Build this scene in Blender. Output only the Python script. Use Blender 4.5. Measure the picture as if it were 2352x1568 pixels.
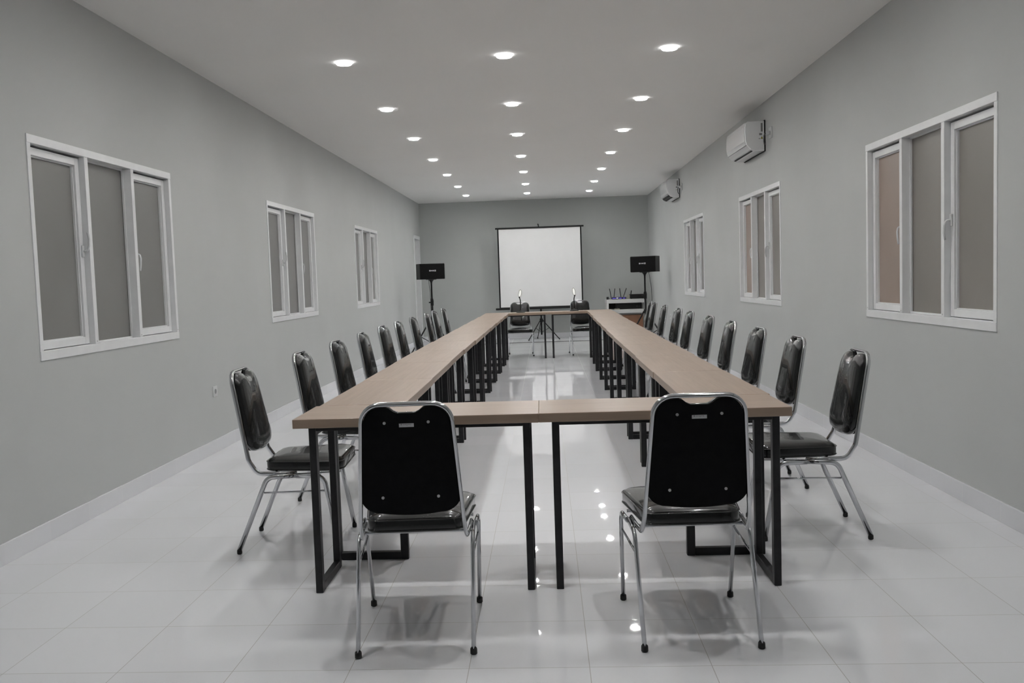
import bpy, bmesh, math, random
from mathutils import Vector, Matrix
PI = math.pi
random.seed(7)
SC = bpy.context.scene
COL = SC.collection
for o in list(bpy.data.objects):
    bpy.data.objects.remove(o, do_unlink=True)

# ---------------------------------------------------------------- camera, world, exposure
F_PX, YAW, PITCH, ROLL, CZ = 2044.08, 0.0514, 0.0666, -0.034, 1.3073
CX, CY = -27.1, -6.6
cam_d = bpy.data.cameras.new('camera')
cam = bpy.data.objects.new('camera', cam_d); COL.objects.link(cam)
cam_d.sensor_width = 36.0; cam_d.sensor_fit = 'HORIZONTAL'
cam_d.lens = F_PX / 2352 * 36.0
cam_d.shift_x = -CX / 2352; cam_d.shift_y = CY / 2352
cam_d.clip_start = 0.02; cam_d.clip_end = 100
fw = Vector((-math.sin(YAW)*math.cos(PITCH), math.cos(YAW)*math.cos(PITCH), -math.sin(PITCH)))
rt = Vector((math.cos(YAW), math.sin(YAW), 0)); up = rt.cross(fw)
r2 = rt*math.cos(ROLL) + up*math.sin(ROLL); u2 = -rt*math.sin(ROLL) + up*math.cos(ROLL)
M = Matrix((( r2.x, u2.x, -fw.x), (r2.y, u2.y, -fw.y), (r2.z, u2.z, -fw.z))).to_4x4()
M.translation = Vector((0, 0, CZ)); cam.matrix_world = M
SC.camera = cam
w = bpy.data.worlds.new('night'); SC.world = w; w.use_nodes = True
w.node_tree.nodes['Background'].inputs[0].default_value = (0.02, 0.022, 0.026, 1)
w.node_tree.nodes['Background'].inputs[1].default_value = 0.3
SC.view_settings.view_transform = 'Standard'; SC.view_settings.look = 'None'
SC.view_settings.gamma = 1.0; SC.view_settings.use_curve_mapping = False
SC.view_settings.exposure = 0.03
LAMP = 985.0          # radiance of the round downlights

# room measures (metres)
XL, XR, YB, YF, ZC = -2.677, 2.273, 19.40, -1.6, 3.002
WZ0, WZ1 = 0.956, 2.151

# ---------------------------------------------------------------- materials
def mat(name, col, rough=0.5, metal=0.0, spec=0.5, coat=0.0, emit=None, es=0.0):
    m = bpy.data.materials.new(name); m.use_nodes = True
    b = m.node_tree.nodes['Principled BSDF']
    b.inputs['Base Color'].default_value = (*col, 1)
    b.inputs['Roughness'].default_value = rough
    b.inputs['Metallic'].default_value = metal
    b.inputs['Specular IOR Level'].default_value = spec
    b.inputs['Coat Weight'].default_value = coat
    b.inputs['Coat Roughness'].default_value = 0.06
    if emit:
        b.inputs['Emission Color'].default_value = (*emit, 1)
        b.inputs['Emission Strength'].default_value = es
    return m
def N(m, t, **kw):
    n = m.node_tree.nodes.new(t)
    for k, v in kw.items(): setattr(n, k, v)
    return n
def L(m, a, b): m.node_tree.links.new(a, b)
def noise_mat(m, scale, c0, c1, vec='Object', sc3=(1, 1, 1), detail=3, bump=0.0, bscale=None, bdist=0.002, rnd=False):
    nt = m.node_tree; b = nt.nodes['Principled BSDF']
    tc = N(m, 'ShaderNodeTexCoord'); mp = N(m, 'ShaderNodeMapping'); mp.inputs['Scale'].default_value = sc3
    L(m, tc.outputs[vec], mp.inputs['Vector'])
    if rnd:
        oi = N(m, 'ShaderNodeObjectInfo'); mu = N(m, 'ShaderNodeMath', operation='MULTIPLY'); mu.inputs[1].default_value = 37.0
        L(m, oi.outputs['Random'], mu.inputs[0]); cb = N(m, 'ShaderNodeCombineXYZ')
        for i in range(3): L(m, mu.outputs[0], cb.inputs[i])
        L(m, cb.outputs[0], mp.inputs['Location'])
    nz = N(m, 'ShaderNodeTexNoise'); nz.inputs['Scale'].default_value = scale; nz.inputs['Detail'].default_value = detail
    L(m, mp.outputs[0], nz.inputs['Vector'])
    cr = N(m, 'ShaderNodeValToRGB'); cr.color_ramp.elements[0].position = 0.35; cr.color_ramp.elements[1].position = 0.65
    cr.color_ramp.elements[0].color = (*c0, 1); cr.color_ramp.elements[1].color = (*c1, 1)
    L(m, nz.outputs['Fac'], cr.inputs[0]); L(m, cr.outputs[0], b.inputs['Base Color'])
    if bump:
        n2 = N(m, 'ShaderNodeTexNoise'); n2.inputs['Scale'].default_value = bscale or scale; n2.inputs['Detail'].default_value = 2
        L(m, mp.outputs[0], n2.inputs['Vector'])
        bp = N(m, 'ShaderNodeBump'); bp.inputs['Strength'].default_value = bump; bp.inputs['Distance'].default_value = bdist
        L(m, n2.outputs['Fac'], bp.inputs['Height']); L(m, bp.outputs[0], b.inputs['Normal'])
    return m

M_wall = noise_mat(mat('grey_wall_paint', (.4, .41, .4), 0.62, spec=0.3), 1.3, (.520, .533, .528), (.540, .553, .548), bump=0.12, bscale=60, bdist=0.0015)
M_back = noise_mat(mat('end_wall_darker_grey', (.3, .31, .3), 0.62, spec=0.3), 1.3, (.475, .493, .482), (.495, .513, .502), bump=0.12, bscale=60, bdist=0.0015)  # end wall, toned a little darker than the side walls
M_ceil = noise_mat(mat('ceiling_paint', (.6, .6, .59), 0.8, spec=0.2), 0.9, (.93, .923, .905), (.945, .938, .92))
M_white = noise_mat(mat('white_window_frame', (.7, .71, .71), 0.3), 12, (.84, .85, .86), (.87, .88, .89), bump=0.05, bscale=120)
M_gasket = mat('dark_gasket', (.03, .03, .03), 0.6)
M_handle = mat('white_lever', (.72, .73, .74), 0.22)
def pane_mat(name, a, b_):
    return noise_mat(mat(name, a, 0.32, spec=0.35), 2.0, a, b_, bump=0.08, bscale=220, bdist=0.0006)
M_paneL = pane_mat('frosted_film_grey', (.225, .222, .215), (.24, .237, .23))
M_paneR = pane_mat('frosted_film_corridor_light', (.25, .235, .215), (.27, .253, .233))  # faint light from the corridor outside, put into the pane colour
M_paneW = pane_mat('frosted_film_warm_corridor_light', (.33, .262, .222), (.35, .278, .235))  # stronger warm corridor light painted into the far sash panes
M_chrome = mat('chrome_tube', (.62, .63, .65), 0.13, metal=1.0)
M_rubber = mat('black_rubber', (.012, .012, .012), 0.6)
M_vinyl = mat('black_vinyl_in_plastic', (.009, .0095, .0095), 0.25, spec=0.25, coat=0.8)
def vinyl(m):
    b = m.node_tree.nodes['Principled BSDF']; b.inputs['Coat Roughness'].default_value = .035
    tc = N(m, 'ShaderNodeTexCoord'); oi = N(m, 'ShaderNodeObjectInfo'); mu = N(m, 'ShaderNodeMath', operation='MULTIPLY'); mu.inputs[1].default_value = 37.0
    L(m, oi.outputs['Random'], mu.inputs[0]); cb = N(m, 'ShaderNodeCombineXYZ')
    for i in range(3): L(m, mu.outputs[0], cb.inputs[i])
    ad = N(m, 'ShaderNodeVectorMath', operation='ADD'); L(m, tc.outputs['Object'], ad.inputs[0]); L(m, cb.outputs[0], ad.inputs[1])
    n1 = N(m, 'ShaderNodeTexNoise'); n1.inputs['Scale'].default_value = 9; n1.inputs['Detail'].default_value = 1; n1.inputs['Distortion'].default_value = .6
    n2 = N(m, 'ShaderNodeTexNoise'); n2.inputs['Scale'].default_value = 42; n2.inputs['Detail'].default_value = 2; n2.inputs['Distortion'].default_value = 1.5
    n3 = N(m, 'ShaderNodeTexNoise'); n3.inputs['Scale'].default_value = 5.5
    for n in (n1, n2, n3): L(m, ad.outputs[0], n.inputs['Vector'])
    mk = N(m, 'ShaderNodeMapRange'); mk.inputs['From Min'].default_value = .56; mk.inputs['From Max'].default_value = .80; L(m, n3.outputs['Fac'], mk.inputs['Value'])
    b1 = N(m, 'ShaderNodeBump'); b1.inputs['Strength'].default_value = .07; b1.inputs['Distance'].default_value = .006; L(m, n1.outputs['Fac'], b1.inputs['Height'])
    b2 = N(m, 'ShaderNodeBump'); b2.inputs['Distance'].default_value = .004; L(m, n2.outputs['Fac'], b2.inputs['Height']); L(m, mk.outputs[0], b2.inputs['Strength']); L(m, b1.outputs[0], b2.inputs['Normal'])
    L(m, b2.outputs[0], b.inputs['Coat Normal']); L(m, b1.outputs[0], b.inputs['Normal'])
vinyl(M_vinyl)
M_board = noise_mat(mat('black_back_board', (.004, .004, .0045), 0.75, spec=0.15), 40, (.003, .003, .0035), (.005, .005, .0055))
M_screw = mat('silver_screw', (.6, .6, .6), 0.35, metal=0.8)
M_tag = mat('white_tag', (.62, .62, .64), 0.5)
M_ink = mat('dark_ink', (.08, .08, .09), 0.6)
M_inkg = mat('grey_ink', (.22, .22, .22), 0.6)
M_frame = noise_mat(mat('black_powder_coat', (.012, .012, .013), 0.42, spec=0.4), 30, (.010, .010, .011), (.016, .016, .018))
M_black = mat('matt_black_plastic', (.007, .007, .007), 0.5, spec=.3)
M_cloth = noise_mat(mat('speaker_cloth', (.012, .012, .012), 0.85, spec=0.2), 200, (.004, .004, .004), (.008, .008, .008))
M_screen = noise_mat(mat('projection_fabric', (.8, .8, .8), 0.75, spec=0.2), 3, (.80, .80, .80), (.82, .82, .82))
M_ac = mat('white_air_conditioner_plastic', (.84, .85, .86), 0.14, coat=0.4)
M_acd = mat('pale_grey_seam', (.25, .25, .26), 0.4)
M_slot = mat('black_slot', (.004, .004, .004), 0.7)
M_yellow = mat('yellow_warning', (.35, .32, .05), 0.5)
M_cord = mat('dark_cable', (.03, .03, .03), 0.5)
M_cordg = mat('grey_cable', (.12, .12, .12), 0.5)
M_sockw = mat('white_socket_plastic', (.68, .69, .69), 0.3)
M_shelfw = mat('white_shelf_laminate', (.62, .62, .61), 0.4)
M_card = noise_mat(mat('brown_cardboard', (.22, .11, .06), 0.8), 6, (.20, .10, .055), (.25, .125, .075))
M_router = mat('dark_blue_router', (.02, .018, .06), 0.3)
M_led = mat('purple_router_light', (.1, .08, .6), 0.4, emit=(.25, .18, 1.0), es=0.5)
M_ledw = mat('white_router_light', (.6, .6, .8), 0.4, emit=(.8, .8, 1.0), es=1.0)
M_beige = mat('beige_plastic', (.35, .33, .27), 0.5)
M_micw = mat('brightened_foam_windscreen', (.85, .85, .80), 0.5, emit=(1, 1, .95), es=0.5)  # emission put in to brighten the foam head
M_rim = mat('grey_ring', (.16, .16, .13), 0.4, metal=0.3)
M_door = mat('dark_door_leaf', (.06, .07, .068), 0.5)
M_lens = mat('downlight_lens', (.9, .9, .9), 0.4, emit=(1.0, .992, .975), es=LAMP)
def beam(m):          # the lens throws its light mostly straight down
    b = m.node_tree.nodes['Principled BSDF']; ge = N(m, 'ShaderNodeNewGeometry')
    dt = N(m, 'ShaderNodeVectorMath', operation='DOT_PRODUCT'); L(m, ge.outputs['Normal'], dt.inputs[0]); L(m, ge.outputs['Incoming'], dt.inputs[1])
    mx = N(m, 'ShaderNodeMath', operation='MAXIMUM'); mx.inputs[1].default_value = 0; L(m, dt.outputs['Value'], mx.inputs[0])
    pw = N(m, 'ShaderNodeMath', operation='POWER'); pw.inputs[1].default_value = 0.45; L(m, mx.outputs[0], pw.inputs[0])
    mu = N(m, 'ShaderNodeMath', operation='MULTIPLY'); mu.inputs[1].default_value = LAMP; L(m, pw.outputs[0], mu.inputs[0])
    L(m, mu.outputs[0], b.inputs['Emission Strength'])
beam(M_lens)
M_rimglow = mat('downlight_glowing_rim', (.9, .9, .9), 0.4, emit=(1.0, .992, .985), es=7.0)
M_trimw = mat('downlight_trim', (.8, .8, .8), 0.35)

# wood laminate, fine grain along the length of each top
M_wood = mat('oak_laminate', (.38, .3, .24), 0.33, spec=0.45)
def wood():
    m = M_wood; b = m.node_tree.nodes['Principled BSDF']
    tc = N(m, 'ShaderNodeTexCoord'); oi = N(m, 'ShaderNodeObjectInfo')
    mu = N(m, 'ShaderNodeMath', operation='MULTIPLY'); mu.inputs[1].default_value = 23
    L(m, oi.outputs['Random'], mu.inputs[0])
    ad = N(m, 'ShaderNodeVectorMath', operation='ADD'); cb = N(m, 'ShaderNodeCombineXYZ')
    for i in range(3): L(m, mu.outputs[0], cb.inputs[i])
    L(m, tc.outputs['Object'], ad.inputs[0]); L(m, cb.outputs[0], ad.inputs[1])
    mp = N(m, 'ShaderNodeMapping'); mp.inputs['Scale'].default_value = (1.6, 34, 34)
    L(m, ad.outputs[0], mp.inputs['Vector'])
    n1 = N(m, 'ShaderNodeTexNoise'); n1.inputs['Scale'].default_value = 1.6; n1.inputs['Detail'].default_value = 5; n1.inputs['Distortion'].default_value = 0.4
    L(m, mp.outputs[0], n1.inputs['Vector'])
    mp2 = N(m, 'ShaderNodeMapping'); mp2.inputs['Scale'].default_value = (.8, 6, 6); L(m, ad.outputs[0], mp2.inputs['Vector'])
    n2 = N(m, 'ShaderNodeTexNoise'); n2.inputs['Scale'].default_value = 1.2; L(m, mp2.outputs[0], n2.inputs['Vector'])
    mx = N(m, 'ShaderNodeMix', data_type='FLOAT'); mx.inputs['Factor'].default_value = 0.35
    L(m, n1.outputs['Fac'], mx.inputs['A']); L(m, n2.outputs['Fac'], mx.inputs['B'])
    cr = N(m, 'ShaderNodeValToRGB'); e = cr.color_ramp.elements
    e[0].position = .3; e[0].color = (.295, .218, .163, 1); e[1].position = .68; e[1].color = (.385, .295, .230, 1)
    L(m, mx.outputs['Result'], cr.inputs[0]); L(m, cr.outputs[0], b.inputs['Base Color'])
    bp = N(m, 'ShaderNodeBump'); bp.inputs['Strength'].default_value = .08; bp.inputs['Distance'].default_value = .001
    L(m, n1.outputs['Fac'], bp.inputs['Height']); L(m, bp.outputs[0], b.inputs['Normal'])
wood()

# glossy white tiles: 0.406 m grid, thin grout, each tile tipped by a hair
def tile_mat(name, ox, oy, T, axes='XY', rough=0.02, grout=(.33, .325, .31)):
    m = mat(name, (.6, .6, .6), rough, spec=1.0); b = m.node_tree.nodes['Principled BSDF']
    ge = N(m, 'ShaderNodeNewGeometry'); sp = N(m, 'ShaderNodeSeparateXYZ'); L(m, ge.outputs['Position'], sp.inputs[0])
    cells = []; fr = []
    for a, o in ((axes[0], ox), (axes[1], oy)):
        s = N(m, 'ShaderNodeMath', operation='SUBTRACT'); s.inputs[1].default_value = o; L(m, sp.outputs[a], s.inputs[0])
        d = N(m, 'ShaderNodeMath', operation='DIVIDE'); d.inputs[1].default_value = T; L(m, s.outputs[0], d.inputs[0])
        f = N(m, 'ShaderNodeMath', operation='FLOOR'); L(m, d.outputs[0], f.inputs[0]); cells.append(f)
        pp = N(m, 'ShaderNodeMath', operation='PINGPONG'); pp.inputs[1].default_value = 0.5; L(m, d.outputs[0], pp.inputs[0]); fr.append(pp)
    mn = N(m, 'ShaderNodeMath', operation='MINIMUM'); L(m, fr[0].outputs[0], mn.inputs[0]); L(m, fr[1].outputs[0], mn.inputs[1])
    mr = N(m, 'ShaderNodeMapRange'); mr.inputs['From Min'].default_value = .0022; mr.inputs['From Max'].default_value = .0042
    L(m, mn.outputs[0], mr.inputs['Value'])
    cb = N(m, 'ShaderNodeCombineXYZ'); L(m, cells[0].outputs[0], cb.inputs[0]); L(m, cells[1].outputs[0], cb.inputs[1])
    wn = N(m, 'ShaderNodeTexWhiteNoise', noise_dimensions='3D'); L(m, cb.outputs[0], wn.inputs['Vector'])
    sb = N(m, 'ShaderNodeVectorMath', operation='SUBTRACT'); sb.inputs[1].default_value = (.5, .5, .5); L(m, wn.outputs['Color'], sb.inputs[0])
    sc = N(m, 'ShaderNodeVectorMath', operation='SCALE'); sc.inputs['Scale'].default_value = 0.011; L(m, sb.outputs[0], sc.inputs[0])
    nz = N(m, 'ShaderNodeTexNoise'); nz.inputs['Scale'].default_value = 2.2; L(m, ge.outputs['Position'], nz.inputs['Vector'])
    s3 = N(m, 'ShaderNodeVectorMath', operation='SUBTRACT'); s3.inputs[1].default_value = (.5, .5, .5); L(m, nz.outputs['Color'], s3.inputs[0])
    s4 = N(m, 'ShaderNodeVectorMath', operation='SCALE'); s4.inputs['Scale'].default_value = 0.004; L(m, s3.outputs[0], s4.inputs[0])
    a1 = N(m, 'ShaderNodeVectorMath', operation='ADD'); L(m, sc.outputs[0], a1.inputs[0]); L(m, s4.outputs[0], a1.inputs[1])
    a2 = N(m, 'ShaderNodeVectorMath', operation='ADD'); L(m, a1.outputs[0], a2.inputs[0]); L(m, ge.outputs['Normal'], a2.inputs[1])
    nm = N(m, 'ShaderNodeVectorMath', operation='NORMALIZE'); L(m, a2.outputs[0], nm.inputs[0]); L(m, nm.outputs[0], b.inputs['Normal'])
    # slight tone change from tile to tile
    tv = N(m, 'ShaderNodeMapRange'); tv.inputs['To Min'].default_value = .985; tv.inputs['To Max'].default_value = 1.015; L(m, wn.outputs['Value'], tv.inputs['Value'])
    base = N(m, 'ShaderNodeVectorMath', operation='SCALE'); base.inputs[0].default_value = (.785, .792, .82); L(m, tv.outputs[0], base.inputs['Scale'])
    mx = N(m, 'ShaderNodeMix', data_type='RGBA'); mx.inputs[6].default_value = (*grout, 1)
    L(m, mr.outputs[0], mx.inputs['Factor']); L(m, base.outputs[0], mx.inputs[7]); L(m, mx.outputs[2], b.inputs['Base Color'])
    rr = N(m, 'ShaderNodeMapRange'); rr.inputs['To Min'].default_value = .6; rr.inputs['To Max'].default_value = rough
    L(m, mr.outputs[0], rr.inputs['Value']); L(m, rr.outputs[0], b.inputs['Roughness'])
    return m
TT, TOX, TOY = 0.4061, -1.9174, 2.9139
M_floor = tile_mat('glossy_white_tile', TOX, TOY, TT)
M_skL = tile_mat('skirting_tile_side', -50.0, TOY, TT, 'ZY', 0.08, (.66, .66, .67))
M_skB = tile_mat('skirting_tile_back', -50.0, TOX, TT, 'ZX', 0.08, (.66, .66, .67))

# ---------------------------------------------------------------- mesh helpers
def box(bm, x0, x1, y0, y1, z0, z1, bev=0.0, seg=2):
    vs = [bm.verts.new((x, y, z)) for x in (x0, x1) for y in (y0, y1) for z in (z0, z1)]
    idx = ((0, 1, 3, 2), (4, 6, 7, 5), (0, 4, 5, 1), (2, 3, 7, 6), (0, 2, 6, 4), (1, 5, 7, 3))
    fs = [bm.faces.new([vs[i] for i in f]) for f in idx]
    if bev > 0:
        es = set(e for f in fs for e in f.edges)
        bmesh.ops.bevel(bm, geom=list(es), offset=bev, segments=seg, profile=.5, affect='EDGES')
def frame3(t, ref):
    t = t.normalized(); n = ref - t*ref.dot(t)
    if n.length < 1e-3:
        alt = Vector((0, 0, 1)) if abs(t.z) < .9 else Vector((0, 1, 0)); n = alt - t*alt.dot(t)
    n.normalize(); return t, n, t.cross(n)
def fillet(pts, r, seg=6):
    pts = [Vector(p) for p in pts]; out = [pts[0]]
    rr = r if isinstance(r, (list, tuple)) else [r]*len(pts)
    for i in range(1, len(pts)-1):
        a, b, c = pts[i-1], pts[i], pts[i+1]; d1 = (a-b); d2 = (c-b)
        ang = d1.angle(d2); R = rr[i]
        if R <= 0 or ang > PI-.02: out.append(b); continue
        t = min(R/math.tan(ang/2), d1.length*.49, d2.length*.49); R = t*math.tan(ang/2)
        p1 = b+d1.normalized()*t; p2 = b+d2.normalized()*t
        bis = (d1.normalized()+d2.normalized()).normalized(); c0 = b+bis*(R/math.sin(ang/2))
        v1 = p1-c0; v2 = p2-c0; tot = v1.angle(v2)
        for k in range(seg+1):
            s = k/seg
            out.append(c0+(v1*math.sin((1-s)*tot)+v2*math.sin(s*tot))/math.sin(tot))
    out.append(pts[-1]); return out
def tube(bm, pts, ra, rb=None, ref=(1, 0, 0), n=12, cap=True):
    """sweep an ellipse: ra along the reference direction, rb across it"""
    rb = rb or ra; pts = [Vector(p) for p in pts]; ref = Vector(ref); rings = []
    for i, p in enumerate(pts):
        if i == 0: t = pts[1]-p
        elif i == len(pts)-1: t = p-pts[i-1]
        else: t = (pts[i+1]-p).normalized()+(p-pts[i-1]).normalized()
        t, a, b = frame3(t, ref if i == 0 else prev); prev = a
        rings.append([bm.verts.new(p+a*ra*math.cos(2*PI*k/n)+b*rb*math.sin(2*PI*k/n)) for k in range(n)])
    for i in range(len(rings)-1):
        for k in range(n):
            f = bm.faces.new((rings[i][k], rings[i][(k+1) % n], rings[i+1][(k+1) % n], rings[i+1][k])); f.smooth = True
    if cap:
        bm.faces.new(rings[0][::-1]); bm.faces.new(rings[-1])
def lathe(bm, prof, c=(0, 0, 0), n=24, smooth=True):
    rings = []
    for r, z in prof:
        if r < 1e-6: rings.append([bm.verts.new((c[0], c[1], c[2]+z))])
        else: rings.append([bm.verts.new((c[0]+r*math.cos(2*PI*k/n), c[1]+r*math.sin(2*PI*k/n), c[2]+z)) for k in range(n)])
    for a, b in zip(rings, rings[1:]):
        for k in range(n):
            k2 = (k+1) % n
            if len(a) == 1 and len(b) == 1: continue
            if len(a) == 1: f = bm.faces.new((a[0], b[k2], b[k]))
            elif len(b) == 1: f = bm.faces.new((a[k], a[k2], b[0]))
            else: f = bm.faces.new((a[k], a[k2], b[k2], b[k]))
            f.smooth = smooth
    if len(rings[0]) > 1: bm.faces.new(rings[0][::-1])
    if len(rings[-1]) > 1: bm.faces.new(rings[-1])
def loops(bm, rings, cap0=True, cap1=True, smooth=True):
    R = [[bm.verts.new(p) for p in r] for r in rings]; n = len(R[0])
    for a, b in zip(R, R[1:]):
        for k in range(n):
            f = bm.faces.new((a[k], a[(k+1) % n], b[(k+1) % n], b[k])); f.smooth = smooth
    for c, r in ((cap0, R[0][::-1]), (cap1, R[-1])):
        if c: f = bm.faces.new(r); f.smooth = smooth
def xform(bm, mtx): bmesh.ops.transform(bm, matrix=mtx, verts=bm.verts[:])
def obj(name, bm, m, parent=None, loc=None, auto=True):
    bmesh.ops.recalc_face_normals(bm, faces=bm.faces[:])
    me = bpy.data.meshes.new(name); bm.to_mesh(me); bm.free()
    me.materials.append(m); o = bpy.data.objects.new(name, me); COL.objects.link(o)
    if parent: o.parent = parent
    if loc: o.location = loc
    return o
def tag(o, label=None, cat=None, group=None, kind=None):
    if label: o['label'] = label
    if cat: o['category'] = cat
    if group: o['group'] = group
    if kind: o['kind'] = kind
    return o
def thing(name, label, cat, loc=(0, 0, 0), rz=0, group=None, kind=None):
    o = bpy.data.objects.new(name, None); COL.objects.link(o); o.empty_display_size = .1
    o.location = loc; o.rotation_euler = (0, 0, rz)
    return tag(o, label, cat, group, kind)
def copy_tree(o, parent=None):
    c = o.copy(); COL.objects.link(c); c.parent = parent
    for ch in list(o.children): copy_tree(ch, c)
    return c
def B(): return bmesh.new()

# ---------------------------------------------------------------- room shell
def struct(name, bm, m, label=None):
    return tag(obj(name, bm, m), label, None, None, 'structure')
b = B(); box(b, XL-.2, XR+.2, YF-.2, YB+.2, -.12, 0); struct('floor', b, M_floor, 'glossy white tiled floor')
b = B(); box(b, XL-.2, XR+.2, YF-.2, YB+.2, ZC, ZC+.12); struct('ceiling', b, M_ceil, 'plain pale ceiling')
WIN = {'left': [(4.571, 6.363), (8.602, 10.396), (12.625, 14.358)], 'right': [(4.596, 6.407), (8.673, 10.468), (12.776, 14.542)]}
DOOR = (18.46, 19.24, 2.24)
def side_wall(name, X, s, holes):
    """wall slab with rectangular openings; s = +1 when the room is on the +x side"""
    b = B(); x0, x1 = (X-.16, X) if s > 0 else (X, X+.16); y = YF-.2
    for a, c, z0, z1 in holes:
        box(b, x0, x1, y, a, 0, ZC)
        if z0 > 0: box(b, x0, x1, a, c, 0, z0)
        box(b, x0, x1, a, c, z1, ZC); y = c
    box(b, x0, x1, y, YB+.2, 0, ZC)
    bmesh.ops.remove_doubles(b, verts=b.verts[:], dist=1e-5)
    return struct(name, b, M_wall)
side_wall('wall_left', XL, 1, [(a, c, WZ0, WZ1) for a, c in WIN['left']]+[(DOOR[0], DOOR[1], 0, DOOR[2])])['label'] = 'left grey painted wall with three windows'
side_wall('wall_right', XR, -1, [(a, c, WZ0, WZ1) for a, c in WIN['right']])['label'] = 'right grey painted wall with three windows'
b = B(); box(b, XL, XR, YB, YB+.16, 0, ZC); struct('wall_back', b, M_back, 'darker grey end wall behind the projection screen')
b = B(); box(b, XL, XR, YF-.16, YF, 0, ZC); struct('wall_front', b, M_wall, 'grey end wall behind the camera')
b = B(); box(b, XL, XL+.012, YF, DOOR[0]-.05, 0, .104, .002); struct('baseboard_left', b, M_skL, 'white tile skirting of the left wall')
b = B(); box(b, XR-.012, XR, YF, YB-.012, 0, .104, .002); struct('baseboard_right', b, M_skL, 'white tile skirting of the right wall')
b = B(); box(b, XL+.001, XR-.001, YB-.012, YB, 0, .104, .002); struct('baseboard_back', b, M_skB, 'white tile skirting of the end wall')

# ---------------------------------------------------------------- windows
def make_window(n, side, y0, y1, label, panes):
    X, s = (XL, 1) if side == 'left' else (XR, -1)
    root = thing('window_%d' % n, label, 'window', (X, y0, WZ0), 0, None, 'structure')
    W_, H_ = y1-y0, WZ1-WZ0
    def bx(b, u0, u1, v0, v1, w0, w1, bev=.0015):
        xa, xb = sorted((s*w0, s*w1)); box(b, xa, xb, u0, u1, v0, v1, bev, 1)
    fr = B(); JW = .034; HD = .045; SL = .05; MW = .04; FD = .005; BK = -.10
    e = .0005
    bx(fr, e, JW, SL, H_-HD, BK, FD); bx(fr, W_-JW, W_-e, SL, H_-HD, BK, FD)
    bx(fr, e, W_-e, H_-HD, H_-e, BK, FD+.002); bx(fr, e, W_-e, e, SL, BK, FD+.002)
    third = (W_-2*JW-2*MW)/3
    m1 = JW+third; m2 = m1+MW+third
    for m_ in (m1, m2): bx(fr, m_, m_+MW, SL, H_-HD, BK, FD)
    # glazing stops around the fixed middle light
    for u0, u1, v0, v1 in ((m1+MW, m1+MW+.008, SL, H_-HD), (m2-.008, m2, SL, H_-HD), (m1+MW, m2, H_-HD-.012, H_-HD), (m1+MW, m2, SL, SL+.010)):
        bx(fr, u0, u1, v0, v1, -.058, -.045, .0008)
    obj('window_frame', fr, M_white, root)
    pb = B(); bx(pb, m1+MW, m2, SL, H_-HD, -.064, -.060, 0); obj('pane', pb, panes[1], root)
    for k, (u0, u1, hs) in enumerate(((JW, m1, 1), (m2+MW, W_-JW, -1))):
        g = .004; sw = .042; v0, v1 = SL+g, H_-HD-.012
        sb = B(); a0, a1 = u0+g, u1-g; wf, wb = -.030, -.064
        bx(sb, a0, a0+sw, v0, v1, wb, wf); bx(sb, a1-sw, a1, v0, v1, wb, wf)
        bx(sb, a0+sw, a1-sw, v1-sw, v1, wb, wf); bx(sb, a0+sw, a1-sw, v0, v0+sw, wb, wf)
        for q in ((a0+sw, a0+sw+.007, v0+sw, v1-sw), (a1-sw-.007, a1-sw, v0+sw, v1-sw), (a0+sw, a1-sw, v1-sw-.007, v1-sw), (a0+sw, a1-sw, v0+sw, v0+sw+.007)):
            bx(sb, *q, -.058, -.043, .0006)
        sash = obj('sash', sb, M_white, root)
        gb = B(); bx(gb, u0, u1, SL, v1+.012, -.075, -.068, 0); gs = obj('gasket', gb, M_gasket, sash)
        pb = B(); bx(pb, a0+sw, a1-sw, v0+sw, v1-sw, -.060, -.056, 0); obj('pane', pb, panes[0 if k == 0 else 2], sash)
        uc = a1-sw/2 if hs > 0 else a0+sw/2
        hb = B(); zc = H_*.50
        bx(hb, uc-.011, uc+.011, zc-.035, zc+.035, wf, wf+.012, .003)
        d = hs if k == 0 else -1   # lever hangs beside the mullion
        up_ = 1 if (k == 0 and side == 'left') else -1
        pts = [(s*(wf+.010), uc, zc), (s*(wf+.034), uc, zc), (s*(wf+.042), uc+.006*hs, zc+up_*.03), (s*(wf+.042), uc+.012*hs, zc+up_*.07), (s*(wf+.036), uc+.010*hs, zc+up_*.11)]
        tube(hb, fillet(pts, .015, 4), .0075, .0055, (0, 1, 0), 10)
        obj('handle', hb, M_handle, sash)
    # drain screws at the sill
    sc = B()
    for u in (m1+MW/2, m2+MW/2, W_-JW/2):
        tube(sc, [(s*(FD-.001), u, SL+.015), (s*(FD+.0015), u, SL+.015)], .004, n=10)
    obj('screw', sc, M_screw, root)
nm = ['nearest the camera', 'middle of three', 'farthest from the camera']
k = 1
for i, (a, c) in enumerate(WIN['left']):
    make_window(k, 'left', a, c, 'white three-light window with grey frosted panes on the left wall, '+nm[i], (M_paneL, M_paneL, M_paneL)); k += 1
for i, (a, c) in enumerate(WIN['right']):
    ps = [(M_paneR, M_paneR, M_paneW), (M_paneR, M_paneR, M_paneW), (M_paneL, M_paneL, M_paneL)][i]
    make_window(k, 'right', a, c, 'white three-light window with '+('corridor-light-tinted' if i < 2 else 'grey')+' frosted panes on the right wall, '+nm[i], ps); k += 1

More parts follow.
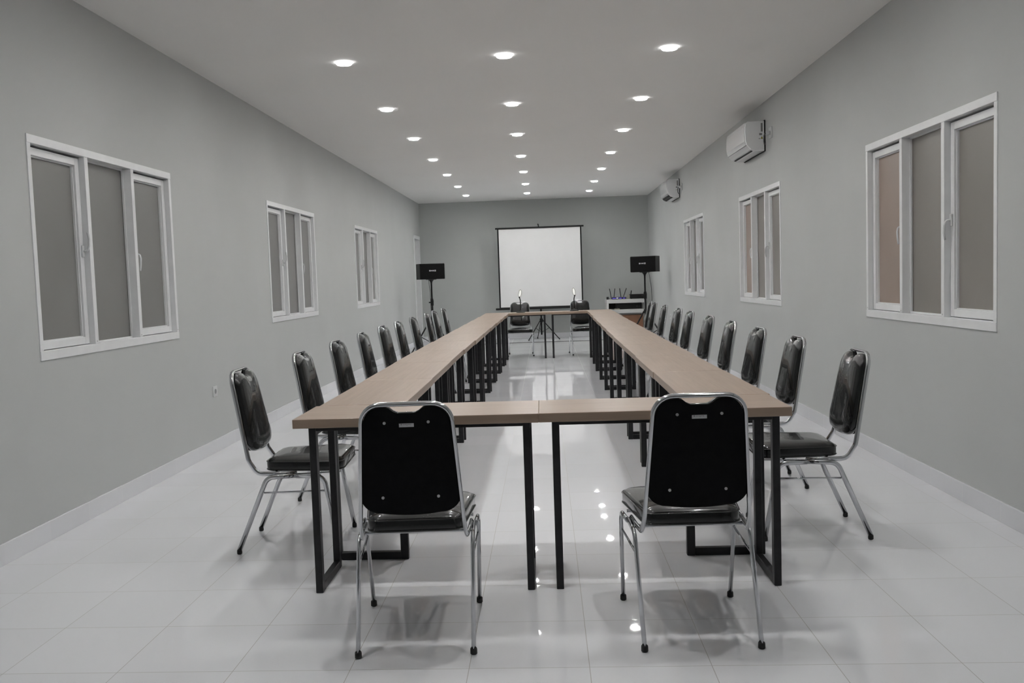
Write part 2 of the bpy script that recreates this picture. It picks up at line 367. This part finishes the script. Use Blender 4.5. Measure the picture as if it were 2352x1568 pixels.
# door near the far left corner
d = thing('door_1', 'narrow white-framed doorway at the far end of the left wall', 'door', (XL, DOOR[0], 0), 0, None, 'structure')
b = B(); W_ = DOOR[1]-DOOR[0]
box(b, -.14, .012, -.045, .03, 0, DOOR[2]-.03, .002, 1); box(b, -.14, .012, W_-.03, W_+.045, 0, DOOR[2]-.03, .002, 1); box(b, -.14, .014, -.045, W_+.045, DOOR[2]-.03, DOOR[2]+.045, .002, 1)
b2 = b; obj('door_frame', b2, M_white, d)
b = B(); box(b, -.135, -.10, .03, W_-.03, .004, DOOR[2]-.03, .002, 1); leaf = obj('door_leaf', b, M_door, d)
b = B(); tube(b, fillet([(-.10, .1, 1.0), (-.06, .1, 1.0), (-.06, .2, 1.0)], .012), .008); obj('handle', b, M_chrome, leaf)

# ---------------------------------------------------------------- downlights
def make_downlight():
    r = thing('ceiling_downlight', '', 'ceiling light')
    b = B(); lathe(b, [(.056, -.0002), (.060, -.0002), (.060, -.013), (.057, -.0175), (.0545, -.0185)], n=40); obj('glowing_rim', b, M_rimglow, r)
    b = B(); lathe(b, [(.0545, -.0184), (.0, -.0187)], n=40); obj('lens', b, M_lens, r)
    return r
LX = {'left': lambda y: -1.478-.0025*(y-6.87), 'middle': lambda y: -.250-.0035*(y-6.87), 'right': lambda y: .993-.0045*(y-6.87)}
LY = [6.87, 8.76, 10.60, 12.47, 14.30, 16.13, 17.87]
ordn = ['first', 'second', 'third', 'fourth', 'fifth', 'sixth', 'seventh', 'eighth', 'ninth', 'tenth']
proto = make_downlight(); first = True
for rn in ('left', 'middle', 'right'):
    for i, y in enumerate(LY):
        o = proto if first else copy_tree(proto); first = False
        o.location = (LX[rn](y), y, ZC)
        tag(o, 'lit round ceiling downlight, %s from the camera in the %s row' % (ordn[i], rn), 'ceiling light', 'lit downlights in three rows on the ceiling')
    for i, y in enumerate([5.03, 3.19]):
        o = copy_tree(proto); o.location = (LX[rn](y), y, ZC)
        tag(o, 'lit round downlight of the %s row, above the picture, %s back towards the camera' % (rn, ordn[i]), 'ceiling light', 'lit downlights overhead outside the picture')

# ---------------------------------------------------------------- tables
TL, TD, TH, TT_ = 1.036, .398, .75, .0385
def make_table():
    """length along local X, origin on the floor at the centre"""
    r = thing('meeting_table', '', 'table')
    b = B(); box(b, -TL/2+.0022, TL/2-.0022, -TD/2, TD/2, TH-TT_, TH, .0026, 2); obj('tabletop', b, M_wood, r)
    zt = TH-TT_; wx, wy = .030, .038; fx = TL/2-.052; fy = TD/2-.020
    for s in (-1, 1):
        b = B(); xa, xb = sorted((s*fx, s*(fx-wx)))
        for t in (-1, 1):
            ya, yb = sorted((t*fy, t*(fy-wy))); box(b, xa, xb, ya, yb, .0, zt, .0022, 1)
        box(b, xa, xb, -fy+wy, fy-wy, .0, .036, .0022, 1); box(b, xa, xb, -fy+wy, fy-wy, zt-.036, zt, .0022, 1)
        obj('leg_frame', b, M_frame, r)
    for t in (-1, 1):
        b = B(); ya, yb = sorted((t*(fy-.004), t*(fy-.028))); box(b, -fx+wx, fx-wx, ya, yb, zt-.016, zt, .0015, 1); obj('apron_rail', b, M_frame, r)
    return r
tp = make_table(); tfirst = True
def put_table(x, y, rz, label, group, fshift=0):
    global tfirst
    o = tp if tfirst else copy_tree(tp); tfirst = False
    o.location = (x, y, 0); o.rotation_euler = (0, 0, rz); tag(o, label, 'table', group)
    if fshift:
        for c in o.children:
            if c.name.startswith(('leg_frame', 'apron')): c.location.x += fshift
    return o
put_table(-.5555, 3.843, .000, 'wood-topped black-framed table across the near end, left of the centre gap', 'tables across the near end', .012)
put_table(.4763, 3.845, .000, 'wood-topped black-framed table across the near end, right of the centre gap', 'tables across the near end', -.008)
run_l = [-.858, -.862, -.866, -.858, -.845, -.838, -.828, -.818, -.806, -.792]
run_r = [.804, .803, .812, .815, .822, .832, .842, .850, .868, .878]
for i in range(10):
    yy = 4.046+(i+.5)*1.0365
    put_table(run_l[i], yy, PI/2+random.uniform(-.003, .003), 'long narrow wood-topped table, %s from the camera in the left side row' % ordn[i], 'side tables of the left row')
    put_table(run_r[i], yy, -PI/2+random.uniform(-.003, .003), 'long narrow wood-topped table, %s from the camera in the right side row' % ordn[i], 'side tables of the right row')
put_table(-.474, 14.612, .002, 'wood-topped table across the far end, left of the centre joint', 'tables across the far end')
put_table(.5585, 14.610, -.002, 'wood-topped table across the far end, right of the centre joint', 'tables across the far end')

# ---------------------------------------------------------------- chairs
def back_outline(off=0.0, notch=.023, hw_top=.1515, hw_bot=.1765, z0=.487, z1=.885, cr=.064, cb=.07):
    """outline (x, h) of the back panel in its own plane, h up; counter-clockwise"""
    P = []
    hb, ht = hw_bot-off, hw_top-off; zb, zt = z0+off, z1-off
    def hw(z): return hb+(ht-hb)*(z-zb)/(zt-zb)
    # bottom edge bulges downward
    for k in range(9):
        u = -1+2*k/8; P.append((u*(hb-cb), zb+.014*u*u*.6))
    for k in range(1, 7):
        a = -PI/2+PI/2*k/7; P.append((hb-cb+cb*math.cos(a), zb+.008+cb*(1+math.sin(a))*.9))
    for k in range(1, 6):
        z = zb+cb+(zt-cr-zb-cb)*k/6; P.append((hw(z), z))
    for k in range(0, 7):
        a = PI/2*k/7; P.append((ht-cr+cr*math.cos(a), zt-cr+cr*math.sin(a)))
    for k in range(0, 13):
        u = 1-2*k/12; x = u*(ht-cr); q = min(1.0, max(0.0, (.070-abs(x))/.040)); q = q*q*(3-2*q)
        P.append((x, zt-notch*q))
    for k in range(1, 8):
        a = PI/2+PI/2*k/7; P.append((-ht+cr+cr*math.cos(a), zt-cr+cr*math.sin(a)))
    for k in range(5, 0, -1):
        z = zb+cb+(zt-cr-zb-cb)*k/6; P.append((-hw(z), z))
    for k in range(1, 7):
        a = PI+PI/2*k/7; P.append((-hb+cb+cb*math.cos(a), zb+.008+cb*(1+math.sin(a))*.9))
    return P
def lean(z):      # forward position (y) of the back's plane at height z
    return .068-.086*(z-.45)/.45 if z > .45 else .068+(.45-z)*.5
def make_chair():
    r = thing('banquet_chair', '', 'chair')
    # back frame: one chrome tube, under the seat, up and over
    hs, ht = .187, .158
    half = [(.200, .30, .392), (.196, .20, .392), (hs+.001, .105, .393), (.183, .062, .46), (.1535, lean(.893), .893)]
    half = [(x, y, z) for x, y, z in half]
    pts = half + [(-x, y, z) for x, y, z in half[::-1]]
    rad = [0, 0, .055, .06, .070, .070, .06, .055, 0, 0]
    b = B(); tube(b, fillet(pts, rad, 7), .0075, .0115, (1, 0, 0), 14); obj('back_frame', b, M_chrome, r)
    # four legs that bend into the seat rails
    for s in (-1, 1):
        for name_, foot, top, bend in (('leg', (.2025, .0, .018), (.196, .155, .385), (.199, .30, .392)), ('leg', (.215, .500, .018), (.212, .435, .388), (.2045, .30, .392))):
            p = [(s*foot[0], foot[1], foot[2]), (s*top[0], top[1], top[2]), (s*bend[0], bend[1], bend[2])]
            p = [(x+s*.012*(z > .2), y, z-.008*(z > .2)) for x, y, z in p]
            b = B(); tube(b, fillet(p, .05, 6), .008, .0118, (1, 0, 0), 12); lg = obj('leg', b, M_chrome, r)
            b = B(); dx = 0; lathe(b, [(.0095, 0), (.0125, .003), (.0122, .018), (.0112, .022), (.009, .023)], (s*foot[0], foot[1], 0), 16); obj('foot_cap', b, M_rubber, lg)
        b = B(); tube(b, [(s*.205, .037+.10, .302), (s*.212, .300, .304), (s*.2195, .444, .306)], .0048, n=8); obj('side_rung', b, M_chrome, r)
    for yy in (.19, .40):
        b = B(); tube(b, [(-.205, yy, .3905), (.205, yy, .3905)], .0068, n=10); obj('crossbar', b, M_chrome, r)
    # seat cushion
    def seat_loop(off, z, n=10):
        P = []; f0, f1 = .140+off, .530-off; w0, w1 = .176-off, .212-off; rc = max(.045-off*.5, .01); rf = max(.06-off*.5, .01)
        for cx, cy, a0, rr in ((w0-rc, f0+rc, -PI/2, rc), (w1-rf, f1-rf, 0, rf), (-w1+rf, f1-rf, PI/2, rf), (-w0+rc, f0+rc, PI, rc)):
            for k in range(n): a = a0+PI/2*k/(n-1); P.append((cx+rr*math.cos(a), cy+rr*math.sin(a), z))
        return P
    b = B()
    loops(b, [seat_loop(.012, .398), seat_loop(.001, .403), seat_loop(0, .412), seat_loop(0, .440), seat_loop(.004, .450), seat_loop(.016, .458), seat_loop(.045, .466), seat_loop(.09, .472), seat_loop(.14, .474)])
    seat = obj('seat', b, M_vinyl, r)
    b = B()
    for z in (.408, .446):
        P = seat_loop(-.0012, z, 8); tube(b, P+[P[0]], .0022, n=6, ref=(0, 0, 1), cap=False)
    obj('piping', b, M_vinyl, seat)
    # padded backrest (front) and black board (rear)
    def ring(off, dep, **kw):
        return [(x, lean(z)+dep, z) for x, z in back_outline(off, **kw)]
    b = B()
    loops(b, [ring(.001, .002), ring(-.001, .012), ring(.0, .026), ring(.007, .038), ring(.02, .046), ring(.045, .050), ring(.075, .052, cb=.03, cr=.03, notch=.016), ring(.105, .052, cb=.015, cr=.02, notch=.008)])
    bk = obj('backrest', b, M_vinyl, r)
    b = B()
    loops(b, [ring(.004, -.0075), ring(.001, -.006), ring(.001, .002)]); board = obj('back_board', b, M_board, r)
    for f in board.data.polygons: f.use_smooth = False
    for x, z in ((-.0755, .828), (.0755, .828), (-.0975, .556), (.0975, .556)):
        b = B(); y = lean(z)-.0075
        tube(b, [(x, y, z), (x, y-.002, z), (x, y-.0028, z)], .0052, n=16)
        obj('screw', b, M_screw, board)['label'] = 'small silver screw head'
    b = B(); y = lean(.820)-.0078; box(b, -.0255, .0255, y-.0006, y+.0006, .812, .828); tg = obj('maker_tag', b, M_tag, board); tg['label'] = 'small white tag with tiny grey lettering'
    b = B(); yk = y-.0009
    tube(b, [(-.0175, yk+.0004, .8212), (-.0175, yk-.0002, .8212)], .0024, n=12)
    x = -.0125
    for k, (w_, h_) in enumerate(((.0028, .0026), (.0026, .0030), (.0024, .0026), (.0026, .0026), (.0022, .0050), (.0018, .0026), (.0028, .0026), (.0024, .0026), (.0016, .0040))):
        box(b, x, x+w_*.75, yk-.0002, yk+.0004, .8196-(h_-.0026), .8196+.0026); x += w_+.0009
    obj('lettering', b, M_inkg, tg)
    return r
cp = make_chair(); cfirst = True
def put_chair(x, y, rz, label, group):
    """x, y = middle of the two rear feet, rz = heading turned from +Y"""
    global cfirst
    o = cp if cfirst else copy_tree(cp); cfirst = False
    o.location = (x, y, 0); o.rotation_euler = (0, 0, rz); tag(o, label, 'chair', group); return o
put_chair(-.488, 3.020, math.radians(3.2), 'black banquet chair seen from behind at the near end, the left one of the two', 'chairs at the near end')
put_chair(.5125, 3.041, math.radians(2.0), 'black banquet chair seen from behind at the near end, the right one of the two', 'chairs at the near end')
LC = [4.44, 5.48, 6.48, 7.47, 8.52, 9.42, 10.45, 11.57, 12.47, 13.49]
RC = [4.49, 5.52, 6.48, 7.47, 8.50, 9.67, 10.58, 11.80, 13.0, 13.62]
LXs = [-1.550, -1.53, -1.54, -1.555, -1.57, -1.57, -1.565, -1.55, -1.56, -1.55]
RXs = [1.538, 1.53, 1.53, 1.54, 1.55, 1.56, 1.57, 1.575, 1.585, 1.60]
la = [3, 1, -1, 2, -2, 1, 0, 2, -1, 0]; ra = [-2, -1, 1, -2, 1, 0, 2, -1, 1, -3]
for i in range(10):
    put_chair(LXs[i], LC[i], -PI/2+math.radians(la[i]), 'black and chrome banquet chair by the left row of tables, %s from the camera' % ordn[i], 'chairs along the left row')
    put_chair(RXs[i], RC[i], PI/2+math.radians(ra[i]), 'black and chrome banquet chair by the right row of tables, %s from the camera' % ordn[i], 'chairs along the right row')
put_chair(-.435, 15.40, PI+.02, 'black banquet chair facing the camera at the far end, behind the left microphone', 'chairs at the far end')
put_chair(.600, 15.33, PI+math.radians(7), 'black banquet chair facing the camera at the far end, behind the right microphone', 'chairs at the far end')

# ---------------------------------------------------------------- microphones on the far tables
def make_mic():
    r = thing('gooseneck_microphone', '', 'microphone')
    b = B(); lathe(b, [(.0, .0), (.072, 0), (.074, .004), (.070, .012), (.045, .018), (.014, .024), (.011, .04), (0, .04)], n=32); obj('base', b, M_black, r)
    b = B(); tube(b, fillet([(0, 0, .03), (.002, 0, .12), (.000, 0, .20), (-.012, 0, .25)], .05), .0085, n=12); obj('gooseneck', b, M_black, r)
    b = B(); tube(b, [(-.016, 0, .238), (-.010, 0, .262)], .011, n=14); obj('collar', b, M_black, r)
    b = B(); pr = []
    for k in range(13):
        a = PI*k/12; pr.append((.0205*math.sin(a)**.8 if 0 < k < 12 else 0, .055-.055*math.cos(a)))
    lathe(b, pr, n=20); xform(b, Matrix.Translation((-.011, 0, .258)) @ Matrix.Rotation(math.radians(10), 4, 'Y')); h = obj('windscreen', b, M_micw, r); h['label'] = 'pale oval microphone windscreen'
    b = B(); P = [(.0235*math.sin(a), 0, .055-.060*math.cos(a)) for a in [2*PI*k/28 for k in range(29)]]
    tube(b, P, .0035, n=8, ref=(0, 1, 0), cap=False); xform(b, Matrix.Translation((-.011, 0, .258)) @ Matrix.Rotation(math.radians(10), 4, 'Y')); obj('shock_ring', b, M_rim, r)
    return r
m0 = make_mic(); m0.location = (-.400, 14.60, .75); tag(m0, 'black desk microphone with pale oval head on the far left table', 'microphone', 'microphones on the far tables')
m1_ = copy_tree(m0); m1_.location = (.478, 14.60, .75); m1_.rotation_euler = (0, 0, PI); tag(m1_, 'black desk microphone with pale oval head on the far right table', 'microphone', 'microphones on the far tables')

# ---------------------------------------------------------------- projection screen on its tripod
s_ = thing('projection_screen', 'white tripod projection screen with thin black border at the far end', 'screen', (-.085, 18.90, 0))
YS = -.05
b = B(); box(b, -.845, .868, YS-.0015, YS+.0015, .70, 2.352); obj('screen_fabric', b, M_screen, s_)
b = B()
box(b, -.874, -.845, YS-.003, YS+.002, .70, 2.352); box(b, .868, .897, YS-.003, YS+.002, .70, 2.352)
box(b, -.874, .897, YS-.003, YS+.002, .690, .706)
obj('black_border', b, M_black, s_)
b = B(); box(b, -.914, .945, YS-.02, YS+.02, 2.350, 2.384, .006); obj('top_bar', b, M_black, s_)
b = B(); box(b, -.955, .945, YS-.03, YS+.04, .650, .694, .012); cs = obj('roller_case', b, M_black, s_)
b = B(); tube(b, [(0, .02, .10), (0, .02, 2.40)], .014, .014, n=14); tube(b, [(0, .02, .10), (0, .02, 1.35)], .018, n=14); obj('pole', b, M_black, s_)
b = B(); tube(b, fillet([(0, .02, 2.38), (0, .02, 2.43), (-.012, -.03, 2.44), (-.012, -.05, 2.41)], .012), .009, n=10); obj('hook', b, M_black, s_)
b = B(); lathe(b, [(.02, .36), (.034, .37), (.034, .44), (.02, .45)], (0, .02, 0), 18); obj('hub', b, M_black, s_)
for dx, dy in ((-.27, -.30), (.37, -.15), (-.09, .36)):
    b = B(); tube(b, [(dx*.06, .02+dy*.06, .42), (dx, .02+dy, .012)], .011, .007, n=10, ref=(0, 0, 1)); lg = obj('leg', b, M_black, s_)
    b = B(); lathe(b, [(.012, 0), (.014, .004), (.012, .028), (0, .03)], (dx, .02+dy, 0), 12); obj('foot_cap', b, M_rubber, lg)
    b = B(); tube(b, [(dx*.04, .02+dy*.04, .16), (dx*.45, .02+dy*.45, .25)], .005, n=8); obj('brace', b, M_black, s_)

# ---------------------------------------------------------------- loudspeakers on tripod stands
def make_stand(x, y, label, angs, R_):
    t = thing('speaker_stand', label, 'speaker stand', (x, y, 0), 0, 'speaker stands')
    b = B(); tube(b, [(0, 0, .90), (0, 0, 1.335)], .0155, n=16); obj('upper_pole', b, M_black, t)
    b = B(); tube(b, [(0, 0, .10), (0, 0, .93)], .020, n=16); obj('lower_pole', b, M_black, t)
    b = B(); lathe(b, [(.021, .86), (.03, .87), (.031, .95), (.024, .99), (.017, 1.0)], n=18); obj('collar', b, M_black, t)
    b = B(); tube(b, [(-.02, -.005, .925), (-.058, -.012, .925)], .012, n=10); obj('knob', b, M_black, t)
    b = B(); lathe(b, [(.021, .60), (.033, .61), (.033, .67), (.021, .68)], n=18); obj('hub', b, M_black, t)
    for a in angs:
        c, s = math.cos(a), math.sin(a)
        b = B(); tube(b, [(c*.03, s*.03, .64), (c*R_, s*R_, .014)], .014, .009, n=10, ref=(0, 0, 1)); lg = obj('leg', b, M_black, t)
        b = B(); lathe(b, [(.016, 0), (.018, .005), (.014, .03), (0, .032)], (c*R_, s*R_, 0), 12); obj('foot_cap', b, M_rubber, lg)
        b = B(); tube(b, [(c*.02, s*.02, .17), (c*R_*.55, s*R_*.55, .30)], .007, n=8); obj('brace', b, M_black, t)
    b = B(); box(b, -.09, .09, -.07, .07, 1.340, 1.348, .002, 1); lathe(b, [(.016, 1.27), (.02, 1.30), (.045, 1.335), (.06, 1.341)], n=20); obj('mounting_plate', b, M_black, t)
def make_speaker(x, y, rz, label):
    t = thing('loudspeaker', label, 'speaker', (x, y, 1.349), rz, 'loudspeakers on stands')
    W2, D, H_ = .235, .27, .285
    b = B(); box(b, -W2, W2, -.10, D-.10, 0, H_, .008, 2); obj('cabinet', b, M_black, t)
    b = B(); box(b, -W2+.004, W2-.004, -.122, -.099, .006, H_-.006, .010, 3); gr = obj('front_grille', b, M_cloth, t)
    b = B(); xx = -.065
    for w_, h_ in ((.034, .024), (.022, .020), (.026, .022), (.012, .030), (.018, .030)):
        box(b, xx, xx+w_*.82, -.1245, -.121, .155-h_/2, .155+h_/2, .001, 1); xx += w_+.004
    obj('logo', b, M_tag, gr)['label'] = 'small white maker lettering'
make_stand(-2.070, 16.30, 'black tripod stand under the loudspeaker at the left, by the doorway', (math.radians(215), math.radians(325), math.radians(90)), .46)
make_stand(1.825, 16.30, 'black tripod stand under the loudspeaker at the right, before the white shelf', (math.radians(200), math.radians(330), math.radians(85)), .42)
make_speaker(-2.07, 16.30, math.radians(23), 'black horizontal loudspeaker on the left tripod stand')
make_speaker(1.825, 16.30, math.radians(-24), 'black horizontal loudspeaker on the right tripod stand')
def cable(name, pts, r_, m, label, rad=.05, grp=None):
    b = B(); tube(b, fillet(pts, rad, 5), r_, n=8); o = obj(name, b, m); return tag(o, label, 'cable', grp)
cable('speaker_cable', [(-2.136, 16.459, 1.42), (-2.15, 16.51, 1.38), (-2.12, 16.48, 1.1), (-2.11, 16.43, .5), (-2.12, 16.46, .012), (-1.9, 16.9, .006), (-1.5, 17.9, .006), (-.4, 18.10, .006), (.9, 18.08, .006), (1.20, 18.2, .006), (1.24, 18.55, .006), (1.24, 18.9, .006)], .0045, M_cord, 'thin dark cable running from the left loudspeaker across the floor below the screen')
cable('speaker_cable', [(1.894, 16.457, 1.42), (1.92, 16.52, 1.38), (1.965, 16.50, 1.05), (1.975, 16.5, .6), (1.97, 16.6, .01), (2.0, 17.2, .006), (2.18, 18.3, .006), (2.18, 19.0, .006)], .0045, M_cord, 'thin dark cable hanging behind the right loudspeaker')

# ---------------------------------------------------------------- white shelf with equipment, far right
t = thing('shelf_unit', 'white two-tier shelf in the far right corner below the right loudspeaker', 'shelf', (1.285, 18.66, 0))
SW, SD = .82, .46
b = B(); box(b, 0, SW, 0, SD, .725, .805, .003, 1); obj('top_board', b, M_shelfw, t)
b = B(); box(b, .045, SW-.045, 0, SD, .515, .592, .003, 1); obj('shelf_board', b, M_shelfw, t)
for x in (0, SW-.045):
    for y in (0, SD-.045):
        b = B(); box(b, x, x+.045, y, y+.045, 0, .725, .003, 1); obj('leg', b, M_shelfw, t)
b = B(); box(b, .045, SW-.045, SD-.012, SD-.004, .592, .725); obj('back_panel', b, M_black, t)
def simple(name, bm, m, label, cat, grp=None): return tag(obj(name, bm, m), label, cat, grp)
b = B(); box(b, 1.50, 2.03, 18.76, 19.06, .592, .705, .006, 2)
t = thing('amplifier', 'black amplifier inside the white shelf, between its two boards', 'amplifier', (1.77, 18.91, .592)); xform(b, Matrix.Translation((-1.77, -18.91, -.592))); obj('case', b, M_black, t)
for x in (.16, .21):
    b = B(); tube(b, [(x, -.15, .055), (x, -.165, .055)], .018, n=16); obj('knob', b, M_frame, t)
t = thing('small_grey_device', 'small grey device lying at the left on the shelf\'s lower board', 'device', (1.50, 18.72, .592))
b = B(); box(b, -.06, .06, -.04, .03, 0, .018, .004, 2); obj('case', b, M_beige, t)
b = B(); lathe(b, [(.03, .018), (.034, .022), (.02, .05), (0, .055)], (0, 0, 0), 16); obj('cap', b, M_black, t)
t = thing('cardboard_box', 'brown cardboard box standing on the floor beneath the white shelf', 'box', (1.72, 18.87, 0))
b = B(); box(b, -.36, .32, -.17, .17, 0, .47, .004, 1); obj('carton', b, M_card, t)
b = B(); box(b, -.36, .32, -.03, .03, .4695, .471); obj('tape', b, M_beige, t)
# router with four aerials
t = thing('wifi_router', 'dark router with purple lights and four thin aerials on the white shelf', 'router', (1.545, 18.80, .805))
b = B(); box(b, -.15, .16, -.09, .09, .004, .045, .010, 3); obj('case', b, M_router, t)
b = B(); box(b, -.05, -.01, -.0925, -.0885, .02, .032); obj('status_light', b, M_ledw, t)
for x0, x1 in ((-.13, -.06), (.01, .06), (.09, .13)):
    b = B(); box(b, x0, x1, -.0925, -.0885, .016, .028); obj('status_light', b, M_led, t)['label'] = 'purple glowing status light'
b = B(); lathe(b, [(.03, .045), (.028, .055), (0, .058)], (-.03, 0, 0), 18); obj('button', b, M_tag, t)
for x, dx in ((-.145, -.03), (-.085, .025), (.060, -.022), (.115, .065)):
    b = B(); tube(b, [(x, .07, .03), (x, .085, .05), (x+dx, .09, .225)], .007, .0045, n=10); obj('antenna', b, M_black, t)
t = thing('power_adapter', 'small beige adapter between the router and the black receiver', 'adapter', (1.748, 18.78, .805))
b = B(); box(b, -.03, .03, -.03, .03, 0, .085, .006, 2); obj('case', b, M_beige, t)
b = B(); tube(b, fillet([(0, .02, .07), (0, .08, .06), (0, .12, .006)], .02), .004, n=8); obj('cord', b, M_cord, t)
t = thing('wireless_receiver', 'black flat receiver with one aerial at the right on the white shelf', 'receiver', (1.92, 18.84, .805))
b = B(); box(b, -.135, .15, -.12, .12, .006, .095, .006, 2); obj('case', b, M_black, t)
b = B()
for x in (-.11, .12):
    for y in (-.09, .09): lathe(b, [(.012, 0), (.012, .006)], (x, y, 0), 12)
obj('feet', b, M_rubber, t)
b = B(); tube(b, [(-.125, -.09, .05), (-.105, -.095, .175)], .010, .007, n=10); obj('antenna', b, M_black, t)
t = thing('small_black_box', 'tiny black box at the left edge of the white shelf top', 'device', (1.315, 18.74, .805))
b = B(); box(b, -.022, .022, -.03, .03, 0, .055, .004, 2); obj('case', b, M_black, t)
b = B(); tube(b, [(.022, 0, .02), (.05, 0, .012)], .006, n=8); obj('plug', b, M_cordg, t)

# ---------------------------------------------------------------- air conditioners on the right wall
def make_ac(y0, y1, zb, label, open_):
    t = thing('air_conditioner', label, 'air conditioner', (XR, y0, zb), 0, 'air conditioners on the right wall')
    L_ = y1-y0
    prof = [(.012, .0), (.10, .0), (.150, .018), (.188, .060), (.200, .105), (.204, .18), (.203, .245), (.195, .282), (.175, .298), (.02, .300), (.012, .298)]
    def rings(pr, ya, yb, bev=.012):
        cx_, cz_ = .1, .15; R_ = []
        for yy, sc in ((ya, .955), (ya+bev*.35, .985), (ya+bev, 1.0), (yb-bev, 1.0), (yb-bev*.35, .985), (yb, .955)):
            R_.append([(-(cx_+(x-cx_)*sc) if x > .02 else -x, yy, cz_+(z-cz_)*sc) for x, z in pr])
        return R_
    b = B(); loops(b, rings(prof, 0, L_), smooth=False); body = obj('body', b, M_ac, t)
    b = B(); box(b, -.013, -.001, -.004, L_+.004, -.006, .304); obj('mounting_plate', b, M_slot, t)
    # front cover line, seam and outlet
    b = B(); fp = [(.193, .062), (.206, .105), (.2095, .18), (.208, .245), (.200, .284), (.196, .282), (.196, .07)]
    loops(b, [[(-x, yy, z) for x, z in fp] for yy in (.022, L_-.022)], smooth=False); obj('front_cover', b, M_ac, t)
    b = B(); tube(b, [(-.1905, .015, .0605), (-.1905, L_-.015, .0605)], .0035, n=8); obj('seam', b, M_acd, t)
    b = B()
    def slab(p, q, th):
        (x0, z0), (x1, z1) = p, q; nx, nz = (z0-z1), (x1-x0); l = math.hypot(nx, nz); nx, nz = nx/l*th, nz/l*th
        loops(b, [[(-x0, yy, z0), (-x1, yy, z1), (-(x1+nx), yy, z1+nz), (-(x0+nx), yy, z0+nz)] for yy in (.06, L_-.07)], smooth=False)
    if open_:
        slab((.112, .0035), (.146, .0155), -.006); slab((.152, .019), (.178, .048), -.006)
    else:
        slab((.118, .006), (.134, .0115), -.006)
    obj('air_outlet', b, M_slot, t)
    # stickers on the near end
    b = B(); e0, e1 = -.0012, .004
    box(b, -.045, -.028, e0, e1, .19, .275); box(b, -.062, -.034, e0, e1, .155, .175); obj('sticker', b, M_inkg, t)
    b = B(); loops(b, [[(-.048, yy, .118), (-.024, yy, .118), (-.036, yy, .146)] for yy in (e0, e1)], smooth=False); obj('warning_triangle', b, M_yellow, t)['label'] = 'small yellow warning triangle'
    b = B(); box(b, -.068, -.052, e0, e1, .118, .124); obj('sticker', b, M_inkg, t)
    b = B(); tube(b, fillet([(-.05, -.215, .143), (-.066, -.212, .120), (-.060, -.180, .065), (-.030, -.08, .048), (-.012, -.004, .07)], .03, 5), .0065, n=8); obj('power_cord', b, M_cordg, t)['label'] = 'dark power cord'
make_ac(9.215, 10.13, 2.512, 'white wall air conditioner, the nearer and larger-looking of the two', False)
make_ac(14.90, 15.76, 2.553, 'white wall air conditioner with open dark louvres, the farther of the two', True)
def make_socket(name, x, y, z, s, label, plug=False, w_=.085, h_=.085, grp=None):
    t = thing(name, label, 'wall socket', (x, y, z), 0, grp)
    b = B(); xa, xb = sorted((0, s*.009)); box(b, xa, xb, -w_/2, w_/2, -h_/2, h_/2, .003, 2); obj('plate', b, M_sockw, t)
    b = B(); tube(b, [(s*.0085, 0, 0), (s*.0098, 0, 0)], .020, n=20); obj('inset', b, M_acd, t)
    if plug:
        b = B(); tube(b, [(s*.009, 0, 0), (s*.05, 0, -.002)], .018, .016, n=14); obj('plug', b, M_sockw, t)
    return t
make_socket('wall_socket', XL, 7.00, .485, 1, 'small white wall socket low on the left wall')
make_socket('wall_socket', XR, 9.00, 2.655, -1, 'white wall socket high up with a plug, beside the nearer air conditioner', True, .11, .11, 'sockets beside the air conditioners')
make_socket('wall_socket', XR, 14.68, 2.70, -1, 'white wall socket high up with a plug, beside the farther air conditioner', True, .11, .11, 'sockets beside the air conditioners')


make_socket('wall_socket', XR, 12.25, .520, -1, 'small white socket low on the right wall, between the second and third windows')
make_socket('wall_socket', XR, 16.27, .530, -1, 'small white wall socket low on the right wall, beyond the farthest window')
